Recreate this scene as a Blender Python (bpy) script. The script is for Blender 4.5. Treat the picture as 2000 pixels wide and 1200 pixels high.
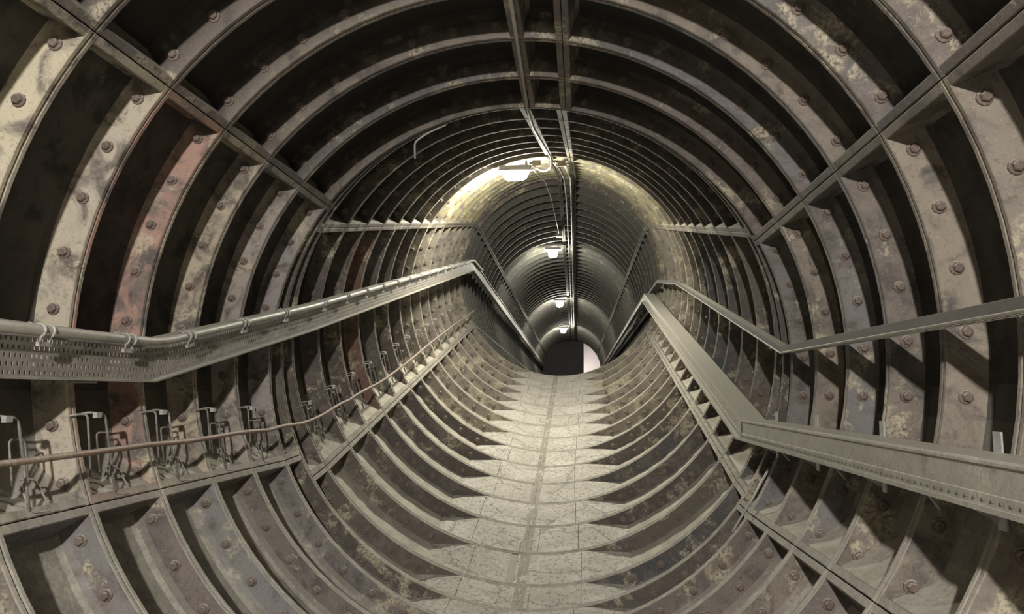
import bpy, bmesh, math, random
from mathutils import Vector as V, Matrix

random.seed(7)
S = bpy.context.scene
COL = S.collection
for o in list(bpy.data.objects): bpy.data.objects.remove(o)
PI = math.pi
RAD = math.radians

# ------------------------------------------------------------------ camera, world, exposure
cam = bpy.data.cameras.new('camera'); camo = bpy.data.objects.new('camera', cam); COL.objects.link(camo)
cam.sensor_fit = 'HORIZONTAL'; cam.sensor_width = 36.0; cam.lens = 1450 / 2000 * 36.0
cam.clip_start = 0.02; cam.clip_end = 200
X = V((0.995853, 0.09037, 0.01048)); Yu = V((0.0, -0.115196, 0.993343)); F = V((-0.090976, 0.989224, 0.114718))
m = Matrix.Identity(4)
for i in range(3):
    m[i][0] = X[i]; m[i][1] = Yu[i]; m[i][2] = -F[i]
m.translation = V((0.38266, 0, -0.22214))
camo.matrix_world = m
S.camera = camo
w = bpy.data.worlds.new('world'); S.world = w; w.use_nodes = True
w.node_tree.nodes['Background'].inputs[0].default_value = (0.5, 0.5, 0.5, 1)
w.node_tree.nodes['Background'].inputs[1].default_value = 0.0
S.view_settings.view_transform = 'Standard'; S.view_settings.look = 'None'
S.view_settings.gamma = 1.0; S.view_settings.exposure = 0.0
S.view_settings.use_curve_mapping = False
LAMP_E = 1150.0
LAMP_W = (1.0, 0.96, 0.82)

wl = bpy.data.lights.new('work_lamp', 'POINT'); wl.energy = 1450; wl.shadow_soft_size = 0.07; wl.color = (1.0, 0.95, 0.89)
wo = bpy.data.objects.new('work_lamp', wl); COL.objects.link(wo); wo.location = (0.10, -2.7, 1.36)
wo['label'] = 'work lamp held behind the viewer, lighting the near rings'; wo['category'] = 'lamp'
# ------------------------------------------------------------------ tunnel frames
R = 1.75            # inner radius at the flange tips
RP = R * 1.088      # radius of the pans between flanges
T = 0.027           # flange thickness
class Fr:
    def __init__(s, o, u, v, d): s.o = V(o); s.u = V(u).normalized(); s.v = V(v).normalized(); s.d = V(d).normalized()
    def p(s, a, r): return s.o + s.u * (r * math.cos(a)) + s.v * (r * math.sin(a))
    def xz(s, x, z): return s.o + s.u * (x * R) + s.v * (z * R)
SA = 0.28975 * R; SB = 0.31348 * R; SC = 0.2905 * R
def FA(n): return Fr((0, -0.1031 + n * SA, 0), (1, 0, 0), (0, 0, 1), (0, 1, 0))
BU, BV, BD = V((0.99999, -0.0031, -0.00036)), V((-0.00036, -0.22723, 0.97384)), V((0.00311, 0.97384, 0.22723))
def FB(n): return Fr(V((0.0006, 5.3651, 0.0458)) + BD * (n * SB), BU, BV, BD)
CU, CV, CD = V((0.99999, 0.00541, 0.00063)), V((-0.00074, 0.02146, 0.99977)), V((-0.0054, 0.99976, -0.02146))
def FC(n): return Fr(V((0.0238, 13.2796, 1.8363)) + CD * (n * SC), CU, CV, CD)
SEC = {'A': FA, 'B': FB, 'C': FC}
def P(s, n, x, z): return SEC[s](n).xz(x, z)
def Pa(s, n, ang, rho): return SEC[s](n).p(RAD(ang), rho * R)
NC = 61
# middle frames in the two bends
def mid(Fa, Fb, side):
    d = (Fa.d + Fb.d).normalized(); u = (Fa.u + Fb.u).normalized(); v = d.cross(u).normalized()
    if v.z < 0: v = -v
    c = ((Fa.o + Fa.v * side * R) + (Fb.o + Fb.v * side * R)) / 2
    return Fr(c - v * side * R, u, v, d)
FW1 = mid(FA(10), FB(0), 1); FW2 = mid(FB(14), FC(0), -1)

# ------------------------------------------------------------------ materials
def mat(name, col, rough=0.8, metal=0.0): 
    M = bpy.data.materials.new(name); M.use_nodes = True
    b = M.node_tree.nodes['Principled BSDF']
    b.inputs['Base Color'].default_value = (*col, 1); b.inputs['Roughness'].default_value = rough
    b.inputs['Metallic'].default_value = metal
    return M
class NT:
    def __init__(s, M): s.t = M.node_tree; s.b = s.t.nodes['Principled BSDF']
    def n(s, typ, **k):
        x = s.t.nodes.new(typ)
        for a, b in k.items(): setattr(x, a, b)
        return x
    def l(s, a, b): s.t.links.new(a, b)
    def noise(s, vec, scale, detail=6, rough=0.6, dist=0.0):
        x = s.n('ShaderNodeTexNoise'); x.inputs['Scale'].default_value = scale; x.inputs['Detail'].default_value = detail
        x.inputs['Roughness'].default_value = rough; x.inputs['Distortion'].default_value = dist
        s.l(vec, x.inputs['Vector']); return x.outputs['Fac']
    def ramp(s, fac, lo, hi):
        x = s.n('ShaderNodeMapRange'); x.interpolation_type = 'SMOOTHSTEP'
        x.inputs['From Min'].default_value = lo; x.inputs['From Max'].default_value = hi
        s.l(fac, x.inputs['Value']); return x.outputs['Result']
    def mix(s, fac, a, b, typ='MIX'):
        x = s.n('ShaderNodeMix', data_type='RGBA', blend_type=typ)
        for v, i in ((fac, 0), (a, 6), (b, 7)):
            if isinstance(v, (int, float)): x.inputs[i].default_value = v
            elif isinstance(v, tuple): x.inputs[i].default_value = (*v, 1)
            else: s.l(v, x.inputs[i])
        return x.outputs[2]
    def math(s, op, a, b=0.0):
        x = s.n('ShaderNodeMath', operation=op)
        for v, i in ((a, 0), (b, 1)):
            if isinstance(v, (int, float)): x.inputs[i].default_value = v
            else: s.l(v, x.inputs[i])
        return x.outputs[0]
    def bump(s, h, dist, strength=1.0):
        x = s.n('ShaderNodeBump'); x.inputs['Distance'].default_value = dist; x.inputs['Strength'].default_value = strength
        s.l(h, x.inputs['Height']); s.l(x.outputs[0], s.b.inputs['Normal'])
DUST = (0.50, 0.475, 0.41)
def iron(name, base, alt, crust, crust_lo, dustamt, objtint=True, bumpd=0.006, rough=0.86, tintamt=1.0):
    M = mat(name, base, rough); N = NT(M)
    g = N.n('ShaderNodeNewGeometry'); pos = g.outputs['Position']
    big = N.noise(pos, 2.3, 4, 0.6, 0.4); med = N.noise(pos, 9.0, 8, 0.68, 0.6); fine = N.noise(pos, 55.0, 6, 0.7)
    c = N.mix(N.ramp(med, 0.38, 0.62), base, alt)
    if objtint:
        oi = N.n('ShaderNodeObjectInfo')
        tp = N.ramp(N.noise(pos, 5.0, 5, 0.6, 1.0), 0.36, 0.56)
        al = N.math('MULTIPLY', N.math('MULTIPLY', tp, oi.outputs['Alpha']), tintamt)
        c = N.mix(al, c, oi.outputs['Color'])
    rust = N.ramp(N.noise(pos, 14.0, 7, 0.7, 0.8), 0.56, 0.70)
    c = N.mix(N.math('MULTIPLY', rust, 0.5), c, (0.13, 0.07, 0.045))
    cr = N.math('MULTIPLY', N.ramp(N.math('ADD', N.math('MULTIPLY', big, 0.6), N.math('MULTIPLY', med, 0.5)), crust_lo, crust_lo + 0.09), N.ramp(fine, 0.36, 0.56))
    c = N.mix(cr, c, crust)
    c = N.mix(N.math('MULTIPLY', N.ramp(N.noise(pos, 90.0, 5, 0.8), 0.56, 0.66), 0.4), c, crust)
    c = N.mix(N.math('MULTIPLY', N.ramp(N.noise(pos, 75.0, 4, 0.8), 0.57, 0.66), 0.45), c, (0.05, 0.044, 0.038))
    dark = N.ramp(N.noise(pos, 22.0, 6, 0.75), 0.60, 0.70)
    c = N.mix(N.math('MULTIPLY', dark, 0.45), c, (0.03, 0.026, 0.022))
    sx = N.n('ShaderNodeSeparateXYZ'); N.l(g.outputs['Normal'], sx.inputs[0])
    up = N.ramp(sx.outputs[2], 0.02, 0.55)
    du = N.math('MULTIPLY', N.math('MULTIPLY', up, dustamt), N.math('ADD', 0.55, N.math('MULTIPLY', N.ramp(med, 0.3, 0.62), 0.45)))
    dc = N.mix(N.ramp(fine, 0.3, 0.7), (0.37, 0.345, 0.285), DUST)
    c = N.mix(du, c, dc)
    if objtint:
        at = N.n('ShaderNodeAttribute', attribute_name='painted_shade'); c = N.mix(N.math('MULTIPLY', at.outputs['Fac'], N.math('ADD', 0.72, N.math('MULTIPLY', N.ramp(med, 0.62, 0.4), 0.28))), c, (0.022, 0.019, 0.016))  # shade painted into the iron colour through the vertex attribute
    N.l(c, N.b.inputs['Base Color'])
    h = N.math('ADD', N.math('MULTIPLY', med, 0.7), N.math('MULTIPLY', fine, 0.5))
    N.bump(h, bumpd, 0.8)
    return M
M_FL = iron('flange_iron', (0.16, 0.138, 0.122), (0.084, 0.074, 0.069), (0.42, 0.375, 0.275), 0.570, 0.85)
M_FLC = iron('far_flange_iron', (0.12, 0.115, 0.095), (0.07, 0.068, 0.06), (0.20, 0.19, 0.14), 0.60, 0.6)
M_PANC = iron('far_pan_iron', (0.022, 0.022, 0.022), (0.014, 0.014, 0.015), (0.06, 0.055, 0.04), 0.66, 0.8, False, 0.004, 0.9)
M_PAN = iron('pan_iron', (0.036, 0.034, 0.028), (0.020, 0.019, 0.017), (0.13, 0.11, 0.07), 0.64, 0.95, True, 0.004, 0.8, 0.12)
M_BOLT = iron('bolt_rust', (0.12, 0.09, 0.076), (0.165, 0.13, 0.108), (0.30, 0.27, 0.22), 0.62, 0.7, False, 0.002)
M_STEEL = iron('grey_painted_steel', (0.36, 0.345, 0.29), (0.29, 0.275, 0.235), (0.44, 0.42, 0.36), 0.60, 0.8, False, 0.0008, 0.5)
M_TRAY = iron('dusty_tray_steel', (0.29, 0.265, 0.235), (0.225, 0.205, 0.18), (0.38, 0.35, 0.30), 0.60, 0.8, False, 0.0008, 0.55)
M_GALV = iron('galvanised_steel', (0.40, 0.39, 0.38), (0.30, 0.29, 0.28), (0.5, 0.5, 0.48), 0.60, 0.5, False, 0.0005, 0.4)
M_ROD = iron('rod_steel', (0.20, 0.19, 0.18), (0.13, 0.115, 0.10), (0.33, 0.31, 0.29), 0.56, 0.4, False, 0.001, 0.5)
M_COP = iron('rusty_cable_sheath', (0.27, 0.165, 0.12), (0.22, 0.15, 0.115), (0.38, 0.31, 0.24), 0.6, 0.5, False, 0.001, 0.6)
M_CAB = iron('pale_cable_sheath', (0.35, 0.32, 0.26), (0.27, 0.245, 0.20), (0.42, 0.4, 0.34), 0.6, 0.3, False, 0.0006, 0.6)
M_LIP = iron('dull_tray_lip', (0.085, 0.078, 0.068), (0.065, 0.06, 0.052), (0.16, 0.14, 0.11), 0.62, 0.5, False, 0.0008, 0.7)
M_BLK = mat('black_cable_rubber', (0.018, 0.018, 0.02), 0.55)
M_BOXY = iron('cream_junction_box', (0.40, 0.36, 0.24), (0.32, 0.285, 0.19), (0.45, 0.42, 0.3), 0.6, 0.3, False, 0.0008, 0.5)
def dustmat():
    M = mat('settled_dust', DUST, 0.95); N = NT(M); g = N.n('ShaderNodeNewGeometry'); pos = g.outputs['Position']
    a = N.noise(pos, 7, 6, 0.65); b = N.noise(pos, 60, 5, 0.7)
    c = N.mix(N.ramp(a, 0.35, 0.65), (0.36, 0.335, 0.28), (0.50, 0.47, 0.395)); c = N.mix(N.math('MULTIPLY', N.ramp(b, 0.55, 0.68), 0.5), c, (0.17, 0.15, 0.12))
    N.l(c, N.b.inputs['Base Color']); N.bump(N.math('ADD', a, N.math('MULTIPLY', b, 0.4)), 0.008); return M
M_DUST = dustmat()
def concmat():
    M = mat('worn_concrete', DUST, 0.93); N = NT(M); g = N.n('ShaderNodeNewGeometry'); pos = g.outputs['Position']
    a = N.noise(pos, 3, 6, 0.65, 0.5); b = N.noise(pos, 30, 8, 0.8); c3 = N.noise(pos, 48, 6, 0.85)
    oi = N.n('ShaderNodeObjectInfo')
    c = N.mix(N.ramp(a, 0.35, 0.65), (0.52, 0.495, 0.445), (0.70, 0.675, 0.62))
    c = N.mix(N.math('MULTIPLY', N.ramp(b, 0.49, 0.58), 0.8), c, (0.24, 0.215, 0.17))
    c = N.mix(N.math('MULTIPLY', N.ramp(c3, 0.5, 0.56), 0.7), c, (0.72, 0.69, 0.6))
    c = N.mix(N.math('MULTIPLY', oi.outputs['Random'], 0.18), c, (0.36, 0.33, 0.27))
    vo = N.n('ShaderNodeTexVoronoi', feature='DISTANCE_TO_EDGE'); vo.inputs['Scale'].default_value = 1.5
    wv = N.n('ShaderNodeVectorMath', operation='ADD'); nz = N.n('ShaderNodeTexNoise'); nz.inputs['Scale'].default_value = 9; nz.inputs['Detail'].default_value = 5
    N.l(pos, nz.inputs['Vector']); sc = N.n('ShaderNodeVectorMath', operation='SCALE'); sc.inputs[3].default_value = 0.22
    N.l(nz.outputs['Color'], sc.inputs[0]); N.l(pos, wv.inputs[0]); N.l(sc.outputs[0], wv.inputs[1]); N.l(wv.outputs[0], vo.inputs['Vector'])
    crk = N.math('SUBTRACT', 1.0, N.ramp(vo.outputs['Distance'], 0.0, 0.02))
    c = N.mix(N.math('MULTIPLY', crk, 0.4), c, (0.12, 0.105, 0.08))
    N.l(c, N.b.inputs['Base Color'])
    N.bump(N.math('SUBTRACT', N.math('ADD', N.math('MULTIPLY', b, 0.8), N.math('MULTIPLY', c3, 0.3)), N.math('MULTIPLY', crk, 0.6)), 0.012); return M
M_CONC = concmat()
M_MORT = mat('dark_mortar_strip', (0.40, 0.37, 0.31), 0.95)
M_DARKP = mat('dark_grey_partition_paint', (0.012, 0.0115, 0.014), 0.6)
M_WHITE = mat('pale_plaster', (0.75, 0.70, 0.67), 0.7)
M_SOOT = mat('sooty_brick', (0.05, 0.045, 0.045), 0.9)
def emit(name, col, st):
    M = mat(name, (0.8, 0.8, 0.8), 0.5); b = M.node_tree.nodes['Principled BSDF']
    b.inputs['Emission Color'].default_value = (*col, 1); b.inputs['Emission Strength'].default_value = st; return M
M_LAMP = emit('lit_lamp_glass', LAMP_W, LAMP_E); M_LAMP2 = emit('lit_far_lamp_glass', LAMP_W, LAMP_E * 0.42)

# ------------------------------------------------------------------ object helpers
def link(name, me, parent=None, loc=None):
    o = bpy.data.objects.new(name, me); COL.objects.link(o)
    if parent is not None: o.parent = parent
    if loc is not None: o.location = loc
    return o
def tag(o, label=None, cat=None, group=None, kind=None):
    if label: o['label'] = label
    if cat: o['category'] = cat
    if group: o['group'] = group
    if kind: o['kind'] = kind
    return o
def empty(name, loc=(0, 0, 0)):
    o = bpy.data.objects.new(name, None); COL.objects.link(o); o.location = loc; o.empty_display_size = 0.1; return o
class MB:
    def __init__(s): s.v = []; s.f = []; s.m = []; s.sm = []; s.at = []
    def add(s, vs, fs, mi=0, smooth=False):
        k = len(s.v); s.v += [tuple(x) for x in vs]; s.f += [tuple(i + k for i in f) for f in fs]
        s.m += [mi] * len(fs) if isinstance(mi, int) else list(mi); s.sm += [smooth] * len(fs)
    def mesh(s, name, mats, origin=None, recalc=True):
        me = bpy.data.meshes.new(name)
        vs = s.v if origin is None else [(x[0] - origin[0], x[1] - origin[1], x[2] - origin[2]) for x in s.v]
        me.from_pydata(vs, [], s.f)
        for x in (mats if isinstance(mats, (list, tuple)) else [mats]): me.materials.append(x)
        me.polygons.foreach_set('material_index', s.m); me.polygons.foreach_set('use_smooth', s.sm)
        if recalc:
            bm = bmesh.new(); bm.from_mesh(me); bmesh.ops.recalc_face_normals(bm, faces=bm.faces); bm.to_mesh(me); bm.free()
        if s.at:
            at = me.attributes.new('painted_shade', 'FLOAT', 'POINT'); vals = (s.at + [s.at[-1]] * len(s.v))[:len(s.v)]
            at.data.foreach_set('value', vals)
        me.update(); return me
    def obj(s, name, mats, parent=None, origin=None):
        """origin: world position of the parent thing (children are placed relative to it)"""
        me = s.mesh(name, mats, origin); o = link(name, me, parent)
        return o
    def hexa(s, p, mi=0):   # 8 points: bottom 4 (loop), top 4 (loop)
        s.add(p, [(0, 1, 2, 3), (4, 7, 6, 5), (0, 4, 5, 1), (1, 5, 6, 2), (2, 6, 7, 3), (3, 7, 4, 0)], mi)
    def box(s, c, ax, ay, az, mi=0):   # centre, half-axis vectors
        c = V(c); s.hexa([c - ax - ay - az, c + ax - ay - az, c + ax + ay - az, c - ax + ay - az, c - ax - ay + az, c + ax - ay + az, c + ax + ay + az, c - ax + ay + az], mi)
    def sweep(s, pts, sects, mi=0, smooth=False, closed=True, caps=True):
        """sects: list (per path point) of lists of V points"""
        n = len(sects[0]); vs = [p for sc in sects for p in sc]; fs = []
        for i in range(len(sects) - 1):
            for j in range(n if closed else n - 1):
                a = i * n + j; b = i * n + (j + 1) % n; fs.append((a, b, b + n, a + n))
        if caps and closed: fs.append(tuple(range(n))[::-1]); fs.append(tuple((len(sects) - 1) * n + j for j in range(n)))
        s.add(vs, fs, mi, smooth)
    def tube(s, pts, r, seg=8, mi=0):
        pts = [V(p) for p in pts]; sects = []; ref = None
        for i, p in enumerate(pts):
            t = ((pts[i + 1] - p).normalized() if i < len(pts) - 1 else V()) + ((p - pts[i - 1]).normalized() if i else V())
            t.normalize()
            if ref is None: ref = t.orthogonal().normalized()
            ref = (ref - t * ref.dot(t)).normalized(); b = t.cross(ref)
            sects.append([p + (ref * math.cos(2 * PI * k / seg) + b * math.sin(2 * PI * k / seg)) * r for k in range(seg)])
        s.sweep(pts, sects, mi, True)
def smoothpath(pts, rad=0.05, n=4):
    pts = [V(p) for p in pts]; out = [pts[0]]
    for i in range(1, len(pts) - 1):
        a, b, c = pts[i - 1], pts[i], pts[i + 1]
        ra = min(rad, (a - b).length * 0.45, (c - b).length * 0.45)
        p0 = b + (a - b).normalized() * ra; p1 = b + (c - b).normalized() * ra
        for k in range(n + 1):
            t = k / n; out.append(p0 * (1 - t) ** 2 + b * 2 * t * (1 - t) + p1 * t * t)
    out.append(pts[-1]); return out

# ------------------------------------------------------------------ lining segments
SHADE = 'A'
def shade_at(a):  # strength of the shade painted on the lining, by angle round the ring
    if SHADE == 'none': return 0.0
    if SHADE == 'B': return 0.93 if 29 < a < 148.5 else 0.0
    if a < 45 or a >= 142.5: return 0.0
    st = lambda x, lo, hi: (lambda t: t * t * (3 - 2 * t))(min(1, max(0, (x - lo) / (hi - lo))))
    return 0.95 * st(a, 44, 74)
def segment(mb, F0, F1, a0, a1, steps, detail=2):
    """one cast-iron segment between two ring planes, angles in degrees"""
    a0, a1 = (a0, a1) if a0 < a1 else (a1, a0)
    ga = math.degrees(0.0025 / R); A0 = RAD(a0 + ga); A1 = RAD(a1 - ga)
    g = 0.0022
    if detail == 2:
        half = [(g, RP + 0.03), (g, R + 0.005), (g + 0.005, R), (T - 0.004, R), (T, R + 0.004), (T + 0.008, RP - 0.045), (T + 0.018, RP - 0.014), (T + 0.044, RP)]
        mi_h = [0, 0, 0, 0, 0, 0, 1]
    else:
        half = [(g, RP + 0.03), (g, R), (T, R), (T + 0.01, RP - 0.02), (T + 0.03, RP)]
        mi_h = [0, 0, 0, 1]
    prof = [(0, w_, r) for w_, r in half] + [(1, w_, r) for w_, r in half[::-1]]
    mi = mi_h + [1] + mi_h[::-1] + [1]
    nprof = len(prof)
    def pt(a, e, w_, r):
        q0 = F0.p(a, r); q1 = F1.p(a, r); L = q1 - q0; l = max(L.length, 1e-5)
        k = min(1.0, l / 0.18) * w_ / l
        return q0 + L * k if e == 0 else q1 - L * k
    rows = [[pt(A0 + (A1 - A0) * i / steps, *q) for q in prof] for i in range(steps + 1)]
    vs = [p for r_ in rows for p in r_]; fs = []; ms = []
    for i in range(steps):
        for j in range(nprof):
            a = i * nprof + j; b = i * nprof + (j + 1) % nprof
            fs.append((a, b, b + nprof, a + nprof)); ms.append(mi[j])
    fs.append(tuple(range(nprof))[::-1]); fs.append(tuple(steps * nprof + j for j in range(nprof))); ms += [0, 0]
    mb.at += [0.0] * (len(mb.v) - len(mb.at))
    for i in range(steps + 1):
        sv = shade_at(math.degrees(A0 + (A1 - A0) * i / steps))
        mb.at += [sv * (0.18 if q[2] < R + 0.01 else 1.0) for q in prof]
    mb.add(vs, fs, ms)
    # longitudinal flanges, tapered to the root
    for s_, aa in ((1, A0), (-1, A1)):
        TL_ = 0.036; t0 = TL_ / R * s_; t1 = (TL_ + 0.012) / R * s_
        pr = [(aa, RP + 0.01), (aa, R + 0.004), (aa + 0.004 / R * s_, R + 0.0005), (aa + t0 - 0.004 / R * s_, R + 0.0005), (aa + t0, R + 0.004), (aa + t1, RP - 0.03), (aa + t1 + 0.02 / R * s_, RP + 0.01)]
        w_ = T * 0.75
        mb.sweep(None, [[pt(a, 0, w_, r) for a, r in pr], [pt(a, 1, w_, r) for a, r in pr]], 0)
    mb.at += [0.12] * (len(mb.v) - len(mb.at))
JA = [27.4, 80.6, 88.9, 142.2, 203.4, 264.5, 326.3]
JB = [29.8, 81.6, 90.0, 147.9, 209.3, 268.0, 329.0]
WALLOF = ['ceiling', 'ceiling', 'ceiling', 'wall_left', 'floor', 'floor', 'wall_right']   # segment i: joint i -> i+1
walls = {k: tag(empty(k), kind='structure') for k in ('ceiling', 'floor', 'wall_left', 'wall_right')}
def spans(J): return [(J[i], J[i + 1] if i < 6 else J[0] + 360) for i in range(7)]
# tint: (r,g,b,alpha)
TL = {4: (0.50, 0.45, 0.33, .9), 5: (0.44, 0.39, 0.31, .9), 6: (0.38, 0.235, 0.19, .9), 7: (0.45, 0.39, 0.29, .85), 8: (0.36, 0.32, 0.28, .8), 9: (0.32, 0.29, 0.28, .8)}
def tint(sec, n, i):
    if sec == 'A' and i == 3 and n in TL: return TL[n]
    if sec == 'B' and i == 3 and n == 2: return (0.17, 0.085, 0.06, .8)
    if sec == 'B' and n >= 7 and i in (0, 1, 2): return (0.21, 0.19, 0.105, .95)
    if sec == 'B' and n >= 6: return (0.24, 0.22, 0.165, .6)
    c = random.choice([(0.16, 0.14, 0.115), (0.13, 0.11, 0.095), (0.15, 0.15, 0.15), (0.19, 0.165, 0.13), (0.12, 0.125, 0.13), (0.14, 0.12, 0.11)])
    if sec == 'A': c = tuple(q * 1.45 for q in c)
    elif n < 6: return (*(q * .6 for q in c), .9)  # tint darkened to paint shade on the first rising rings
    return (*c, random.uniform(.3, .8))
def bolt_mesh(name, d, sc=0.88):
    mb = MB(); d = V(d); u = d.orthogonal().normalized(); v = d.cross(u)
    def ring(r, h, seg=10, ph=0): return [u * (r * sc * math.cos(2 * PI * k / seg + ph)) + v * (r * sc * math.sin(2 * PI * k / seg + ph)) - d * h * sc for k in range(seg)]
    mb.sweep(None, [ring(0.031, -0.006), ring(0.031, 0.005), ring(0.026, 0.008)], 0)
    mb.sweep(None, [ring(0.0205, 0.004, 6), ring(0.0215, 0.02, 6), ring(0.017, 0.026, 6)], 0)
    return mb.mesh(name, M_BOLT)
BOLT = {'A': bolt_mesh('bolt', (0, 1, 0)), 'B': bolt_mesh('bolt', BD)}
protoA = []; protoB = []; protoB2 = []
for J, Ff, out, SHADE in ((JA, FA, protoA, 'A'), (JB, FB, protoB, 'B'), (JB, FB, protoB2, 'none')):  # rising rings past the first lamp get no painted shade
    for i, (a, b) in enumerate(spans(J)):
        mb = MB(); segment(mb, Ff(0), Ff(1), a, b, max(3, int((b - a) / 4)))
        out.append(mb.mesh('lining_segment', [M_FL, M_PAN], Ff(0).o))
def bolt_angles(a, b):
    nb = max(1, round((b - a) / 7.6)); return [a + (b - a) * (k + 0.5) / nb for k in range(nb)]
def under_fill(ang): return 246 < ang < 294
RB = R + 0.068
rowsB = {k: MB() for k in walls}
def bolt_into(mb, pos, d, sc=1.0):
    d = V(d); u = d.orthogonal().normalized(); v = d.cross(u)
    def ring(r, h, seg=6): return [pos + u * (r * sc * math.cos(2 * PI * k / seg)) + v * (r * sc * math.sin(2 * PI * k / seg)) - d * h * sc for k in range(seg)]
    mb.sweep(None, [ring(0.030, -0.004), ring(0.030, 0.006)], 0); mb.sweep(None, [ring(0.021, 0.0), ring(0.019, 0.024)], 0)
for n in range(-7, 10):
    for i, (a, b) in enumerate(spans(JA)):
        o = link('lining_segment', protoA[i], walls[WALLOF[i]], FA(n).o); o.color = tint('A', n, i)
        if n >= 3:
            for ang in bolt_angles(a, b):
                if under_fill(ang % 360): continue
                p = FA(1).p(RAD(ang), RB) - FA(0).o - V((0, T + 0.006, 0))
                link('bolt', BOLT['A'], o, p)
for (F0, F1, J, SHADE) in ((FA(10), FW1, JA, 'A'), (FW1, FB(0), JB, 'B'), (FB(14), FW2, JB, 'none'), (FW2, FC(0), JB, 'none')):
    for i, (a, b) in enumerate(spans(J)):
        mb = MB(); segment(mb, F0, F1, a, b, max(3, int((b - a) / 4)))
        o = link('lining_segment', mb.mesh('lining_segment', [M_FL, M_PAN]), walls[WALLOF[i]]); o.color = tint('W', 0, i)
        for ang in bolt_angles(a, b):
            q1 = F1.p(RAD(ang), RB); q0 = F0.p(RAD(ang), RB)
            if (q1 - q0).length > 0.14 and not under_fill(ang % 360): bolt_into(rowsB[WALLOF[i]], q1 - F1.d * (T + 0.006), F1.d)
for n in range(14):
    for i, (a, b) in enumerate(spans(JB)):
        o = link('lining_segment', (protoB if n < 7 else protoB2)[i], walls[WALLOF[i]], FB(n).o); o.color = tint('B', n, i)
        for ang in bolt_angles(a, b):
            if under_fill(ang % 360): continue
            bolt_into(rowsB[WALLOF[i]], FB(n + 1).p(RAD(ang), RB) - BD * (T + 0.006), BD)
for k, mb in rowsB.items(): tag(mb.obj('bolt_row', M_BOLT, walls[k]), kind='stuff')
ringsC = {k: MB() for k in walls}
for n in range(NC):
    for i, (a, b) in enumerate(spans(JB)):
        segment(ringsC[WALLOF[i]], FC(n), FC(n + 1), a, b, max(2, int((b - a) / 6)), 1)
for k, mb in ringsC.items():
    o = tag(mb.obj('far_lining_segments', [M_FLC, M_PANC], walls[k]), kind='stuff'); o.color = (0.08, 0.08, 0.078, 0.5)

# ------------------------------------------------------------------ walkway: concrete pieces between the flanges
floor = walls['floor']
def fill_top(x):
    """height (in R) of the concrete at lateral x"""
    tip = -math.sqrt(max(0, 1 - x * x)); zl = -0.958; zr = -0.972
    return max(tip - 0.002, -2) if -0.287 < x < 0.235 else (zl if x < 0 else zr)
def slab(F0, F1, x0, x1, name, matl, drop=0.0, nx=8, ny=6, rough=0.006, steps_mb=None):
    mb = steps_mb or MB(); rnd = random.Random(int((x0 + 3) * 1000) + int(F0.o.y * 77))
    def P_(e0, x, z):   # e0: 0..1 between the frames
        q0 = F0.xz(x, z); q1 = F1.xz(x, z); L = q1 - q0; l = L.length; c = min(T, l * .3)
        return q0 + L * ((c + (l - 2 * c) * e0) / l)
    top = []; bot = []
    for j in range(ny + 1):
        for i in range(nx + 1):
            x = x0 + (x1 - x0) * i / nx; zt = fill_top(x) - drop
            zb = -math.sqrt(max(0.01, (RP / R) ** 2 - x * x)) - 0.003
            jit = 0 if (j in (0, ny)) else rnd.uniform(-rough, rough) / R
            zt = max(zt + jit, zb + 0.002)
            top.append(P_(j / ny, x, zt)); bot.append(P_(j / ny, x, zb))
    n = nx + 1; N_ = len(top); fs = []
    for j in range(ny):
        for i in range(nx):
            a = j * n + i; fs.append((a, a + 1, a + n + 1, a + n)); fs.append(tuple(q + N_ for q in (a, a + n, a + n + 1, a + 1)))
    per = [i for i in range(n)] + [j * n + nx for j in range(1, ny + 1)] + [ny * n + i for i in range(nx - 1, -1, -1)] + [j * n for j in range(ny - 1, 0, -1)]
    for k in range(len(per)):
        a, b = per[k], per[(k + 1) % len(per)]; fs.append((b, a, a + N_, b + N_))
    mb.add(top + bot, fs, 0)
    if steps_mb is None: return link(name, mb.mesh(name, matl), floor)
bays = [(FA(n), FA(n + 1)) for n in range(-7, 10)] + [(FA(10), FW1), (FW1, FB(0))] + [(FB(n), FB(n + 1)) for n in range(14)] + [(FB(14), FW2), (FW2, FC(0))]
for k, (F0, F1) in enumerate(bays):
    if (F1.xz(0, -1) - F0.xz(0, -1)).length < 0.1: continue
    rr = random.Random(k * 13)
    strip = k in (15, 16, 19, 22)
    xa = -0.287 + rr.uniform(-.035, .075); xb = -0.035 + rr.uniform(-.07, .06); xc = xb + (0.034 if strip else 0.0015); xd = 0.20 + rr.uniform(-.018, .03)
    g = 0.0011
    slab(F0, F1, -0.505, xa - g, 'concrete_slab', M_CONC); slab(F0, F1, xa + g, xb, 'concrete_slab', M_CONC)
    if strip: slab(F0, F1, xb, xc, 'mortar_strip', M_MORT, 0.003, 2, 4)
    slab(F0, F1, xc, xd - g, 'concrete_slab', M_CONC)
    slab(F0, F1, xd + g, 0.485, 'concrete_slab', M_CONC)
mb = MB()
for n in range(NC): slab(FC(n), FC(n + 1), -0.505, 0.485, '', None, 0, 6, 1, 0, mb)
tag(link('concrete_fill', mb.mesh('concrete_fill', M_CONC), floor), kind='stuff')

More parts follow.
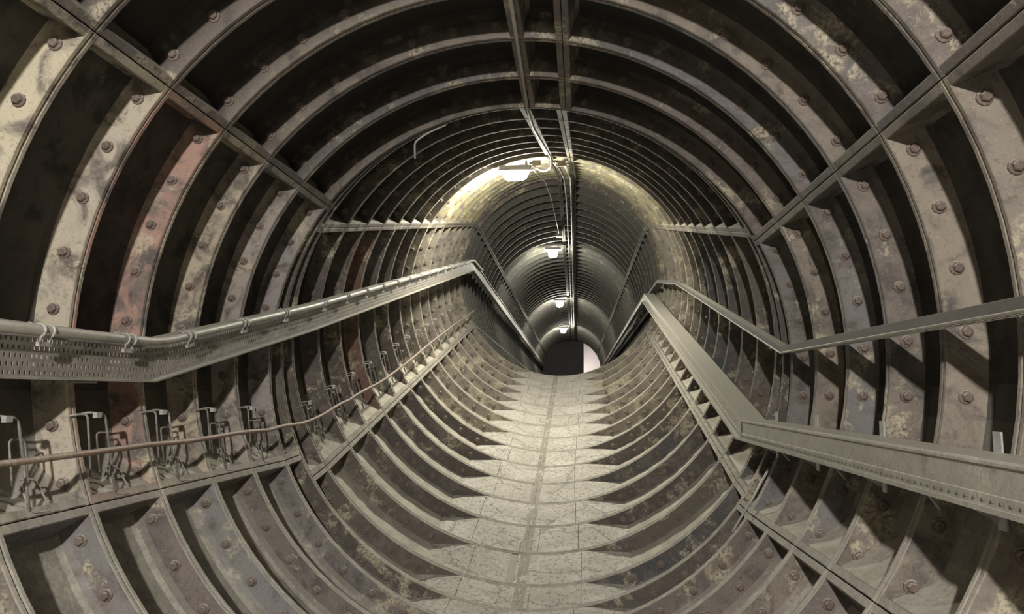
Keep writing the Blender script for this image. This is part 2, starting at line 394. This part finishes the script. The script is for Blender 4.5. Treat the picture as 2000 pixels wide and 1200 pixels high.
# ------------------------------------------------------------------ dust heaps on the longitudinal flanges above the lower joints
def dust_wedge(mb, F0, F1, a_j, a_up, rtop=1.004):
    """a_j joint angle, a_up where the heap meets the pan"""
    sg = 1 if a_up > a_j else -1; aj = RAD(a_j) + sg * T / R * 0.3; rows = []
    for k in range(6):
        t = k / 5; e = 0.055 + 0.89 * t; row = []
        bow = 0.012 * math.sin(PI * t)
        for a, r in ((aj, RP), (aj, rtop * R + bow * .6), (aj + (RAD(a_up) - aj) * 0.45, (R + RP) / 2 + bow), (RAD(a_up), RP + 0.001), ):
            q0 = F0.p(a, r); q1 = F1.p(a, r); row.append(q0 + (q1 - q0) * e)
        rows.append(row)
    mb.sweep(None, rows, 0)
for wn, jA, jB, up in (('wall_left', 203.4, 209.3, -9.0), ('wall_right', 326.3, 329.0, 9.0)):
    mb = MB()
    for n in range(2, 10): dust_wedge(mb, FA(n), FA(n + 1), jA, jA + up * random.uniform(.7, 1.1))
    dust_wedge(mb, FA(10), FW1, jA, jA + up); dust_wedge(mb, FW1, FB(0), jB, jB + up)
    for n in range(14): dust_wedge(mb, FB(n), FB(n + 1), jB, jB + up * random.uniform(.7, 1.15))
    tag(mb.obj('dust_heap', M_DUST, walls[wn]), kind='stuff')

# bed of settled dust over the pans of the rising section's floor
mb = MB()
def dust_bed(F0, F1, a0, a1, seed):
    rr = random.Random(seed); N_ = 22; rows = []
    for k in range(N_ + 1):
        a = RAD(a0 + (a1 - a0) * k / N_); ed = min(1, min(k, N_ - k) / 1.5)
        rt = R * 1.066 + rr.uniform(-.004, .004) + (1 - ed) * 0.03
        row = []
        for e, r in ((0.0, RP + 0.001), (0.0, rt - 0.012), (0.35, rt), (0.8, rt + 0.008), (1.0, rt + 0.012), (1.0, RP + 0.001)):
            q0 = F0.p(a, r); q1 = F1.p(a, r); L = q1 - q0; l = L.length; c = min(T + 0.004, l * .3)
            row.append(q0 + L * ((c + (l - 2 * c) * e) / l))
        rows.append(row)
    mb.sweep(None, rows, 0)
for k, (F0, F1) in enumerate([(FA(10), FW1), (FW1, FB(0))] + [(FB(n), FB(n + 1)) for n in range(14)]):
    for a0, a1 in ((212.6, 246), (290, 325.6)): dust_bed(F0, F1, a0, a1, k * 7 + int(a0))
tag(mb.obj('dust_bed', M_DUST, floor), kind='stuff')

# ------------------------------------------------------------------ end of the tunnel: partition and lit recess
FE = FC(NC)
mb = MB()
def eb(x0, x1, z0, z1, y0, y1, mi=0):
    c = FE.o + FE.u * ((x0 + x1) / 2) + FE.v * ((z0 + z1) / 2) + FE.d * ((y0 + y1) / 2)
    mb.box(c, FE.u * ((x1 - x0) / 2), FE.d * ((y1 - y0) / 2), FE.v * ((z1 - z0) / 2), mi)
eb(-3, 0.76, -2.2, 2.4, 0.5, 0.6)
o = link('wall_end_partition', mb.mesh('wall_end_partition', M_DARKP)); tag(o, kind='structure')
mb = MB(); eb(-3, 3, -2.2, 2.4, 3.2, 3.3); eb(2.0, 2.1, -2.2, 2.4, 0.1, 3.2); eb(-3.1, -3.0, -2.2, 2.4, 0.1, 3.2)
o = link('wall_end', mb.mesh('wall_end', M_WHITE)); tag(o, kind='structure')
mb = MB(); eb(-3, 3, 2.4, 2.5, 0.1, 3.3); eb(-3, 3, -2.3, -2.2, 0.1, 3.3)
o = link('trim_end_chamber', mb.mesh('trim_end_chamber', M_SOOT)); tag(o, kind='structure')
# headwall ring closing the chamber round the portal
mb = MB(); K = 32
inn = [FE.p(2 * PI * k / K, RP + 0.02) + FE.d * 0.02 for k in range(K)]; out_ = []
for k in range(K):
    a = 2 * PI * k / K; c, s_ = math.cos(a), math.sin(a); sc = 1 / max(abs(c) / 3.1, abs(s_) / 2.5)
    out_.append(FE.o + FE.u * (c * sc) + FE.v * (s_ * sc) + FE.d * 0.02)
mb.sweep(None, [inn, out_, [p + FE.d * 0.08 for p in out_], [p + FE.d * 0.08 for p in inn], inn], 0, caps=False)
o = link('wall_end_headwall', mb.mesh('wall_end_headwall', M_SOOT)); tag(o, kind='structure')

# ------------------------------------------------------------------ lamps
def lamp(name, label, base, fr, size=1.0, group=None, far=0):
    """bulkhead lamp under the crown; base = fixing point, fr = tunnel frame"""
    r = empty(name, base); tag(r, label, 'lamp', group)
    u, v, d = fr.u, fr.v, fr.d
    mb = MB(); mb.box(V((0, 0, 0)) - v * 0.02 * size, u * 0.17 * size, d * 0.065 * size, v * 0.022 * size)
    mb.box(-v * 0.045 * size, u * 0.185 * size, d * 0.08 * size, v * 0.008 * size); mb.obj('housing', M_GALV, r)
    mb = MB(); rows = []
    for k in range(9):
        t = -1 + 2 * k / 8; w_ = 0.155 * size * (1 if far == 0 else .72); hh = math.sqrt(max(0.02, 1 - abs(t) ** 4))
        rows.append([u * (w_ * t) + d * (0.06 * size * hh * math.cos(PI * q / 8)) - v * (0.052 * size + (0.17 if far else 0.11) * size * hh * math.sin(PI * q / 8)) for q in range(9)])
    mb.sweep(None, rows, 0, True); mb.obj('glass_diffuser', M_LAMP2 if far else M_LAMP, r)
    for t in (-0.5, 0.5):
        mb = MB(); pts = [u * (0.155 * size * t) + d * (0.068 * size * math.cos(PI * q / 8)) - v * (0.052 * size + (0.18 if far else 0.118) * size * math.sin(PI * q / 8)) for q in range(9)]
        mb.tube(pts, 0.003, 5); mb.obj('guard_wire', M_ROD, r)
    for t in (-0.12, 0.12): mb = MB(); mb.box(u * t * size + v * 0.022 * size, u * 0.012, d * 0.015, v * 0.028 * size); mb.obj('bracket', M_GALV, r)
    return r
lamp('bulkhead_lamp', 'bright bulkhead lamp nearest the camera, left of the crown joint, largest in the picture', P('B', 7.0, -0.235, 0.940), FB(7), 1.12)
lamp('bulkhead_lamp', 'glowing lamp below the cream junction box, second of the row along the crown', P('C', 9.6, -0.16, 0.935), FC(9), 1.15, None, 1)
lamp('bulkhead_lamp', 'glowing lamp further down the tunnel, third of the row along the crown', P('C', 27, -0.17, 0.945), FC(27), 1.3, None, 1)
lamp('bulkhead_lamp', 'small glowing lamp just in front of the dark end opening, farthest of the row', P('C', 45, -0.18, 0.945), FC(45), 1.4, None, 1)
pl = bpy.data.lights.new('recess_lamp', 'POINT'); pl.energy = 130; pl.shadow_soft_size = 0.08; pl.color = (1.0, 0.93, 0.9)
po = link('recess_lamp', pl); po.location = FE.o + FE.u * 0.35 + FE.v * (-0.1) + FE.d * 1.6; tag(po, 'hidden lamp lighting the pale recess behind the end partition', 'lamp')

# ------------------------------------------------------------------ helpers for runs along the walls
def stations(sec_pts, step=1.0):
    """polyline of (sec, n, x, z) -> world points; straight between the given points"""
    return [P(*q) for q in sec_pts]
def axes_along(pts):
    """per point: direction, outward lateral (horizontal-ish, +x), up"""
    out = []
    for i, p in enumerate(pts):
        t = V()
        if i: t += (p - pts[i - 1]).normalized()
        if i < len(pts) - 1: t += (pts[i + 1] - p).normalized()
        t.normalize(); lat = t.cross(V((0, 0, 1))).normalized(); up = lat.cross(t).normalized()
        # mitre stretch
        k = 1.0
        if 0 < i < len(pts) - 1: k = 1 / max(0.6, t.dot((p - pts[i - 1]).normalized()))
        out.append((t, lat, up * k))
    return out
def prof_sweep(pts, prof, mb, mi=0):
    ax = axes_along(pts)
    mb.sweep(None, [[p + l * a + u * b for a, b in prof] for p, (t, l, u) in zip(pts, ax)], mi)
def perforated(mb, a, b, h0, h1, lat, up, rows, pitch, slot_w, slot_h, th):
    """perforated vertical sheet from a to b, heights h0..h1 along up; real slots"""
    d = (b - a); L = d.length; d.normalize(); n = max(1, int(L / pitch)); pitch = L / n
    def q(s0, s1, z0, z1):
        p = [a + d * s0 + up * z0, a + d * s1 + up * z0, a + d * s1 + up * z1, a + d * s0 + up * z1]
        o = lat * th
        mb.hexa(p + [x + o for x in p])
    H = h1 - h0; rp = H / rows
    for r in range(rows):
        zc = h0 + rp * (r + 0.5)
        q(0, L, zc - rp / 2, zc - slot_h / 2)
        q(0, L, zc + slot_h / 2, zc + rp / 2)
        off = pitch * 0.5 if r % 2 else 0
        edges = [0.0]
        x = off + pitch * 0.5 - slot_w / 2 if not r % 2 else off - slot_w / 2 + pitch * 0.5
        k = 0; x0 = 0.0
        pos = (pitch * 0.5 if r % 2 == 0 else pitch)
        while pos + slot_w / 2 < L:
            q(x0, pos - slot_w / 2, zc - slot_h / 2, zc + slot_h / 2); x0 = pos + slot_w / 2; pos += pitch
        q(x0, L, zc - slot_h / 2, zc + slot_h / 2)

# ------------------------------------------------------------------ left perforated cable tray
LT = [('A', 0.5, -0.930, -0.108), ('A', 6.78, -0.930, -0.106), ('B', 0.0, -0.930, 0.100), ('B', 14.3, -0.885, 0.066), ('C', 30, -0.90, 0.070), ('C', 60.5, -0.90, 0.070)]
lt = stations(LT); ax = axes_along(lt)
tr = empty('cable_tray', lt[0]); tag(tr, 'long perforated cable tray on the left wall with narrow lips top and bottom', 'cable tray')
H = 0.185
mb = MB()
for i in range(len(lt) - 1):
    a, b = lt[i], lt[i + 1]; d = (b - a).normalized(); lat = -d.cross(V((0, 0, 1))).normalized(); up = d.cross(lat).normalized()
    if up.z < 0: up = -up
    if i < 3: perforated(mb, a, b, 0.004, H, lat, up, 6, 0.026, 0.009, 0.015, 0.003)
    else: mb.hexa([a, b, b + lat * .003, a + lat * .003, a + up * H, b + up * H, b + up * H + lat * .003, a + up * H + lat * .003])
mb.obj('perforated_face', M_TRAY, tr, lt[0])
mb = MB(); prof_sweep(lt, [(0.028, -0.006), (0.030, 0.002), (0.003, 0.004), (-0.045, 0.002), (-0.045, -0.003), (0.0, -0.004)], mb); mb.obj('bottom_lip', M_STEEL, tr, lt[0])
mb = MB(); prof_sweep(lt, [(0.018, H - 0.002), (0.018, H + 0.014), (0.012, H + 0.016), (-0.07, H + 0.006), (-0.07, H + 0.002), (0.012, H + 0.002)], mb); mb.obj('top_lip', M_STEEL, tr, lt[0])
def along(sec_list, n_tot):
    return None
def pt_on(path, sec, n):
    """interpolate (x, z) of a run at section position"""
    best = None
    order = {'A': 0, 'B': 1, 'C': 2}
    pts = stations(path); o = SEC[sec](n).o; d = SEC[sec](n).d
    for i in range(len(pts) - 1):
        a, b = pts[i], pts[i + 1]; den = (b - a).dot(d)
        t = (o - a).dot(d) / den
        if -0.001 <= t <= 1.001: return a + (b - a) * t, (b - a).normalized()
    return pts[-1], (pts[-1] - pts[-2]).normalized()
for sec, n in [('A', 4), ('A', 6), ('A', 8), ('B', 1), ('B', 3), ('B', 5), ('B', 7), ('B', 9), ('B', 11), ('B', 13)]:
    p, d = pt_on(LT, sec, n); lat = d.cross(V((0, 0, 1))).normalized(); up = V((0, 0, 1))
    mb = MB(); L = 0.11
    mb.box(p - lat * (L / 2 + .004) - up * 0.012, lat * L / 2, d * 0.018, up * 0.004); mb.box(p - lat * (L + .006) + up * .05, lat * 0.003, d * 0.018, up * 0.07)
    mb.obj('wall_bracket', M_GALV, tr, lt[0])
# conduit in front of the tray
LP = [('A', 0.5, -0.897, -0.022), ('A', 6.70, -0.897, -0.004), ('B', 0.0, -0.900, 0.205), ('B', 14.25, -0.872, 0.172), ('C', 1.5, -0.86, 0.17)]
lp = smoothpath(stations(LP), 0.14, 5)
pr = empty('conduit_pipe', lp[0]); tag(pr, 'grey conduit pipe clipped along the top edge of the left cable tray', 'pipe')
mb = MB(); mb.tube(lp, 0.021, 10); mb.obj('pipe', M_STEEL, pr, lp[0])
def clip(p, d, lat, up, parent, org):
    mb = MB()
    for s_ in (-0.024, 0.024):
        pts = [p + d * s_ - lat * 0.045 + up * 0.03]
        for k in range(7):
            a = PI * 0.75 - PI * 1.15 * k / 6
            pts.append(p + d * s_ + lat * (0.025 * math.cos(a)) + up * (0.025 * math.sin(a)))
        pts.append(p + d * s_ + lat * 0.004 - up * 0.055)
        mb.tube(pts, 0.0048, 6)
    mb.box(p - up * 0.05 + lat * 0.002, d * 0.033, lat * 0.006, up * 0.008)
    mb.obj('clip', M_GALV, parent, org)
for sec, n in [('A', 4.25), ('A', 5.22), ('A', 6.22), ('A', 7.22), ('A', 8.4), ('A', 9.6)] + [('B', k + .4) for k in range(0, 14)]:
    p, d = pt_on(LP, sec, n); lat = d.cross(V((0, 0, 1))).normalized(); up = lat.cross(d).normalized(); clip(p, d, lat, up, pr, lp[0])

# ------------------------------------------------------------------ rusty cable on the hooks
RC = [('A', 0.5, -0.892, -0.272), ('A', 6.6, -0.890, -0.270), ('A', 9.2, -0.892, -0.270), ('B', -0.3, -0.897, -0.262), ('B', 1.2, -0.885, -0.290), ('B', 3.4, -0.873, -0.319), ('B', 9, -0.872, -0.322), ('B', 14, -0.868, -0.335)]
rc = stations(RC); pts = []
for i in range(len(rc) - 1):
    for k in range(8):
        t = k / 8; q = rc[i].lerp(rc[i + 1], t); q.z += -0.006 * math.sin(k / 8 * PI * 2) * (1 if i % 2 else -1); pts.append(q)
pts.append(rc[-1])
mb = MB(); mb.tube(smoothpath(pts, 0.1, 2), 0.0125, 8)
o = mb.obj('cable', M_COP); tag(o, 'thin rusty brown cable strung along the lower left wall on wire hangers', 'cable')

# ------------------------------------------------------------------ wire hangers over the ring flanges on the left
def rodpath(sec, pts): return smoothpath([P(sec, *q) for q in pts], 0.022, 4)
HG = 'bent wire hangers along the lower left wall'
def hanger(sec, n, label, shade=0):
    org = P(sec, n, -0.97, -0.21); r = empty('wire_hanger', org); tag(r, label, 'hanger', HG)
    zo = 0.0 if sec == 'A' else -0.035
    mb = MB(); mb.tube(rodpath(sec, [(n - .08, -1.03, -.215 + zo), (n - .10, -.975, -.190 + zo), (n + .02, -.958, -.188 + zo), (n + .03, -.938, -.345 + zo)]), 0.0050, 6); mb.obj('hook_rod', M_ROD, r, org)
    mb = MB(); mb.tube(rodpath(sec, [(n + .10, -1.03, -.20 + zo), (n + .12, -.975, -.185 + zo), (n + .27, -.962, -.192 + zo), (n + .30, -.925, -.385 + zo)]), 0.0055, 6); mb.obj('hook_rod', M_ROD, r, org)
    mb = MB(); mb.tube(rodpath(sec, [(n + .34, -.978, -.335 + zo), (n + .34, -.995, -.238 + zo), (n + .50, -.995, -.240 + zo), (n + .50, -.978, -.335 + zo)]), 0.0042, 6); mb.obj('wire_loop', M_ROD, r, org)
    mb = MB(); mb.tube(rodpath(sec, [(n + .34, -.965, -.322 + zo), (n + .30, -.922, -.388 + zo), (n + .52, -.922, -.392 + zo), (n + .50, -.965, -.325 + zo), (n + .36, -.965, -.322 + zo)]), 0.0042, 6); mb.obj('wire_loop', M_ROD, r, org)
    mb = MB(); mb.box(P(sec, n + .15, -0.958, -.192 + zo), V((.010, 0, 0)), SEC[sec](0).d * .016, SEC[sec](0).v * .012); mb.obj('clamp', M_GALV, r, org)
ORD = ['first', 'second', 'third', 'fourth', 'fifth', 'sixth', 'seventh', 'eighth', 'ninth', 'tenth', 'eleventh', 'twelfth']
ords = ['nearest the left edge of the photo', 'second from the left edge', 'third from the left edge', 'fourth from the left edge', 'fifth from the left edge', 'sixth from the left edge, at the bend']
for k, n in enumerate(range(5, 11)):
    if n < 10: hanger('A', n + .05, 'bent wire cable hanger over a ring flange, ' + ords[k])
for n in range(0, 12):
    hanger('B', n + .05, 'small bent wire hanger on the rising stretch, ' + ORD[n] + ' ring past the lower bend')

# ------------------------------------------------------------------ right: narrow perforated tray
RT = [('A', 0.5, 0.930, 0.004), ('A', 9.57, 0.930, 0.023), ('B', 8.45, 0.930, 0.073), ('B', 12.7, 0.925, -0.022), ('C', 6, 0.93, -0.10)]
rt = stations(RT); rr_ = empty('narrow_cable_tray', rt[0]); tag(rr_, 'narrow flat cable tray running as a ledge along the right wall, kinked at the bend', 'cable tray')
mb = MB()
for i in range(len(rt) - 1):
    a, b = rt[i], rt[i + 1]; d = (b - a).normalized(); lat = d.cross(V((0, 0, 1))).normalized(); up = lat.cross(d).normalized()
    if i == 0: perforated(mb, a + up * .006, b + up * .006, 0.004, 0.118, up, lat, 4, 0.026, 0.013, 0.015, 0.003)
    else:
        q = lat * .118; mb.hexa([a, b, b + q, a + q, a + up * .004, b + up * .004, b + q + up * .004, a + q + up * .004])
mb.obj('perforated_floor', M_TRAY, rr_, rt[0])
mb = MB(); prof_sweep(rt, [(0.0, 0.0), (-0.004, 0.004), (-0.004, 0.042), (0.0, 0.044), (0.004, 0.042), (0.004, 0.006)], mb); mb.obj('side_lip', M_LIP, rr_, rt[0])
mb = MB(); prof_sweep(rt, [(-0.006, -0.005), (-0.010, 0.002), (-0.006, 0.006), (0.02, 0.004), (0.02, -0.002)], mb); mb.obj('rolled_edge', M_STEEL, rr_, rt[0])

# ------------------------------------------------------------------ right: steel trunking
TK = [('A', 0.5, 0.840, -0.222), ('A', 10.45, 0.840, -0.222), ('B', 13.1, 0.818, -0.142), ('C', 30, 0.84, -0.21), ('C', 60.5, 0.84, -0.21)]
tk = stations(TK); tt = empty('steel_trunking', tk[0]); tag(tt, 'wide grey steel trunking box along the lower right wall, mitred at both bends', 'trunking')
W_, Hh = 0.155, 0.118
mb = MB(); prof_sweep(tk, [(0, -0.003), (0.003, 0), (W_, 0), (W_, -Hh), (0.0, -Hh)], mb); mb.obj('duct_body', M_STEEL, tt, tk[0])
mb = MB(); prof_sweep(tk, [(-0.006, -0.004), (-0.004, 0.004), (W_ + .004, 0.004), (W_ + .004, 0.0005), (-0.001, 0.0005), (-0.002, -0.012), (-0.006, -0.012)], mb); mb.obj('lid', M_STEEL, tt, tk[0])
mb = MB(); prof_sweep(tk, [(-0.001, -Hh + 0.030), (-0.006, -Hh + 0.028), (-0.008, -Hh - 0.004), (-0.034, -Hh - 0.006), (-0.036, -Hh + 0.004), (-0.040, -Hh + 0.003), (-0.040, -Hh - 0.012), (W_, -Hh - 0.010), (W_, -Hh - 0.001), (-0.001, -Hh - 0.001)], mb); mb.obj('bottom_lip', M_STEEL, tt, tk[0])
mb = MB(); M_HOLE = mat('rivet_dark', (0.13, 0.12, 0.105), 0.8)
a, b = tk[0], tk[1]; d = (b - a).normalized(); n = int((b - a).length / 0.045)
for k in range(n):
    c = a + d * (0.02 + k * 0.045) + V((-0.0065, 0, -Hh + 0.012)); mb.tube([c, c + V((-0.004, 0, 0))], 0.0055, 6)
tag(mb.obj('rivet', M_HOLE, tt, tk[0]), kind='stuff')
# mitre joint straps
for i in (1, 2):
    p = tk[i]; t_, l_, u_ = axes_along(tk)[i]
    mb = MB(); mb.sweep(None, [[p + t_ * e + l_ * x + u_ * z for x, z in ((-0.009, 0.007), (W_ + .006, 0.007), (W_ + .006, 0.004), (-0.005, 0.004), (-0.005, -Hh * .7), (-0.009, -Hh * .7))] for e in (-0.018, 0.018)]); mb.obj('joint_strap', M_STEEL, tt, tk[0])
for n in (3.2, 4.9, 6.6, 8.3, 9.9):
    c = P('A', n, 0.84, -0.222) + V((0, 0, -Hh - 0.012)); 
    mb = MB(); y = V((0, 1, 0)); z = V((0, 0, 1)); x = V((1, 0, 0))
    # triangular gusset under the box and an upright strap behind it
    g = [c + x * 0.02, c + x * 0.15, c + x * 0.15 - z * 0.075]
    mb.sweep(None, [[q - y * 0.002 for q in g], [q + y * 0.002 for q in g]]); mb.box(c + x * 0.085 - z * 0.003, x * 0.07, y * 0.022, z * 0.003)
    mb.box(c + x * 0.162 + z * 0.05, x * 0.003, y * 0.022, z * 0.145); mb.obj('support_bracket', M_GALV, tt, tk[0])
    mb = MB(); mb.tube([c + x * 0.0 + y * 0.12, c + x * 0.06 + y * 0.16 - z * 0.06], 0.005, 6); mb.obj('fixing_rod', M_GALV, tt, tk[0])
# black cables slung under the trunking in the descending stretch
CN = ['topmost', 'second from the top', 'third from the top', 'fourth from the top', 'fourth from the bottom', 'third from the bottom', 'second from the bottom', 'lowest']
for k in range(8):
    pts = []; z = -0.306 - 0.0255 * k; x = math.sqrt(0.93 ** 2 - z * z) - 0.02
    for j in range(0, 24):
        n = -1.0 + j * 1.6; pts.append(P('C', n, x - 0.02 * (k % 2), z - 0.005 * math.sin(j * 1.3 + k)))
    mb = MB(); mb.tube(pts, 0.0205, 6)
    o = mb.obj('cable', M_BLK); tag(o, 'black cable slung below the trunking beyond the crest, ' + CN[k] + ' of eight', 'cable', 'black cables below the trunking')

# ------------------------------------------------------------------ crown conduit, boxes and cables
cp = [P('A', 1, 0.040, .985), P('A', 9.9, 0.014, .985), P('B', 1.2, 0.012, .965), P('B', 5.6, 0.033, .955), P('B', 6.1, 0.03, .90), P('B', 6.6, -0.03, .885), P('B', 6.9, -0.10, .925)]
mb = MB(); mb.tube(smoothpath(cp, 0.09, 5), 0.011, 8); o = mb.obj('conduit_pipe', M_CAB)
tag(o, 'thin pale conduit along the crown joint hooking down to the nearest lamp', 'pipe')
def jbox(label, c, fr, sx, sy, sz, ma=M_BOXY):
    r = empty('junction_box', c); tag(r, label, 'junction box')
    mb = MB(); mb.box(V((0, 0, 0)), fr.u * sx, fr.d * sy, fr.v * sz); mb.obj('body', ma, r)
    mb = MB(); mb.box(-fr.v * (sz + .004), fr.u * (sx + .006), fr.d * (sy + .006), fr.v * 0.005); mb.obj('lid', ma, r)
    mb = MB(); mb.tube([-fr.u * sx, -fr.u * (sx + .035)], 0.016, 8); mb.obj('gland', ma, r)
jbox('pale junction box fixed between the nearest lamp and the crown conduit', P('B', 6.9, -0.085, .955), FB(7), 0.05, 0.045, 0.03)
jbox('small pale junction box on the right crown joint near the first lamp', P('B', 7.0, 0.088, .952), FB(7), 0.045, 0.04, 0.028)
jbox('cream junction box hanging above the second lamp of the row', P('C', 7.0, -0.055, .955), FC(7), 0.06, 0.08, 0.06)
def cable(name, label, pts, r, ma): 
    mb = MB(); mb.tube(smoothpath(pts, 0.15, 4), r, 7); o = mb.obj(name, ma); tag(o, label, 'cable' if 'cable' in name else 'pipe')
cable('lamp_cable', 'thin pale cable sagging from the first lamp to the cream junction box', [P('B', 7.2, -0.12, .92), P('B', 9.5, -0.125, .93), P('B', 13, -0.12, .93), P('C', 1.2, -0.10, .94), P('C', 4.2, -0.075, .94), P('C', 6.6, -0.055, .93)], 0.008, M_CAB)
cable('crown_conduit', 'grey conduit running on from the first lamp along the crown to the far lamps', [P('B', 6.6, 0.02, .965), P('B', 9, 0.05, .965), P('B', 13.5, 0.055, .965), P('C', 1, 0.062, .955), P('C', 8, 0.066, .955), P('C', 30, 0.066, .955), P('C', 58, 0.066, .955)], 0.016, M_CAB)
cable('crown_cable', 'dark thicker cable beside the crown conduit in the descending stretch', [P('B', 8, 0.10, .97), P('B', 13.5, 0.115, .97), P('C', 1, 0.115, .965), P('C', 30, 0.12, .965), P('C', 58, 0.12, .965)], 0.022, M_TRAY)
# bent wall hook at the crown's left
mb = MB(); mb.tube(smoothpath([P('B', .04, -.32, .945), P('B', .04, -.40, .912), P('B', .04, -.452, .878), P('B', .04, -.452, .812)], 0.03, 4), 0.0075, 7)
o = mb.obj('wall_hook', M_GALV); tag(o, 'pale bent metal hook hanging from the crown flange left of the centre line', 'hook')
# pale rod leaning across the lower right flanges
mb = MB(); mb.tube([P('A', 9.80, 0.895, -0.385), P('A', 9.84, 0.835, -0.495), P('A', 9.80, 0.760, -0.612)], 0.0075, 7)
o = mb.obj('drain_pipe', M_GALV); tag(o, 'thin pale pipe leaning over the lower right flange at the bend', 'pipe')
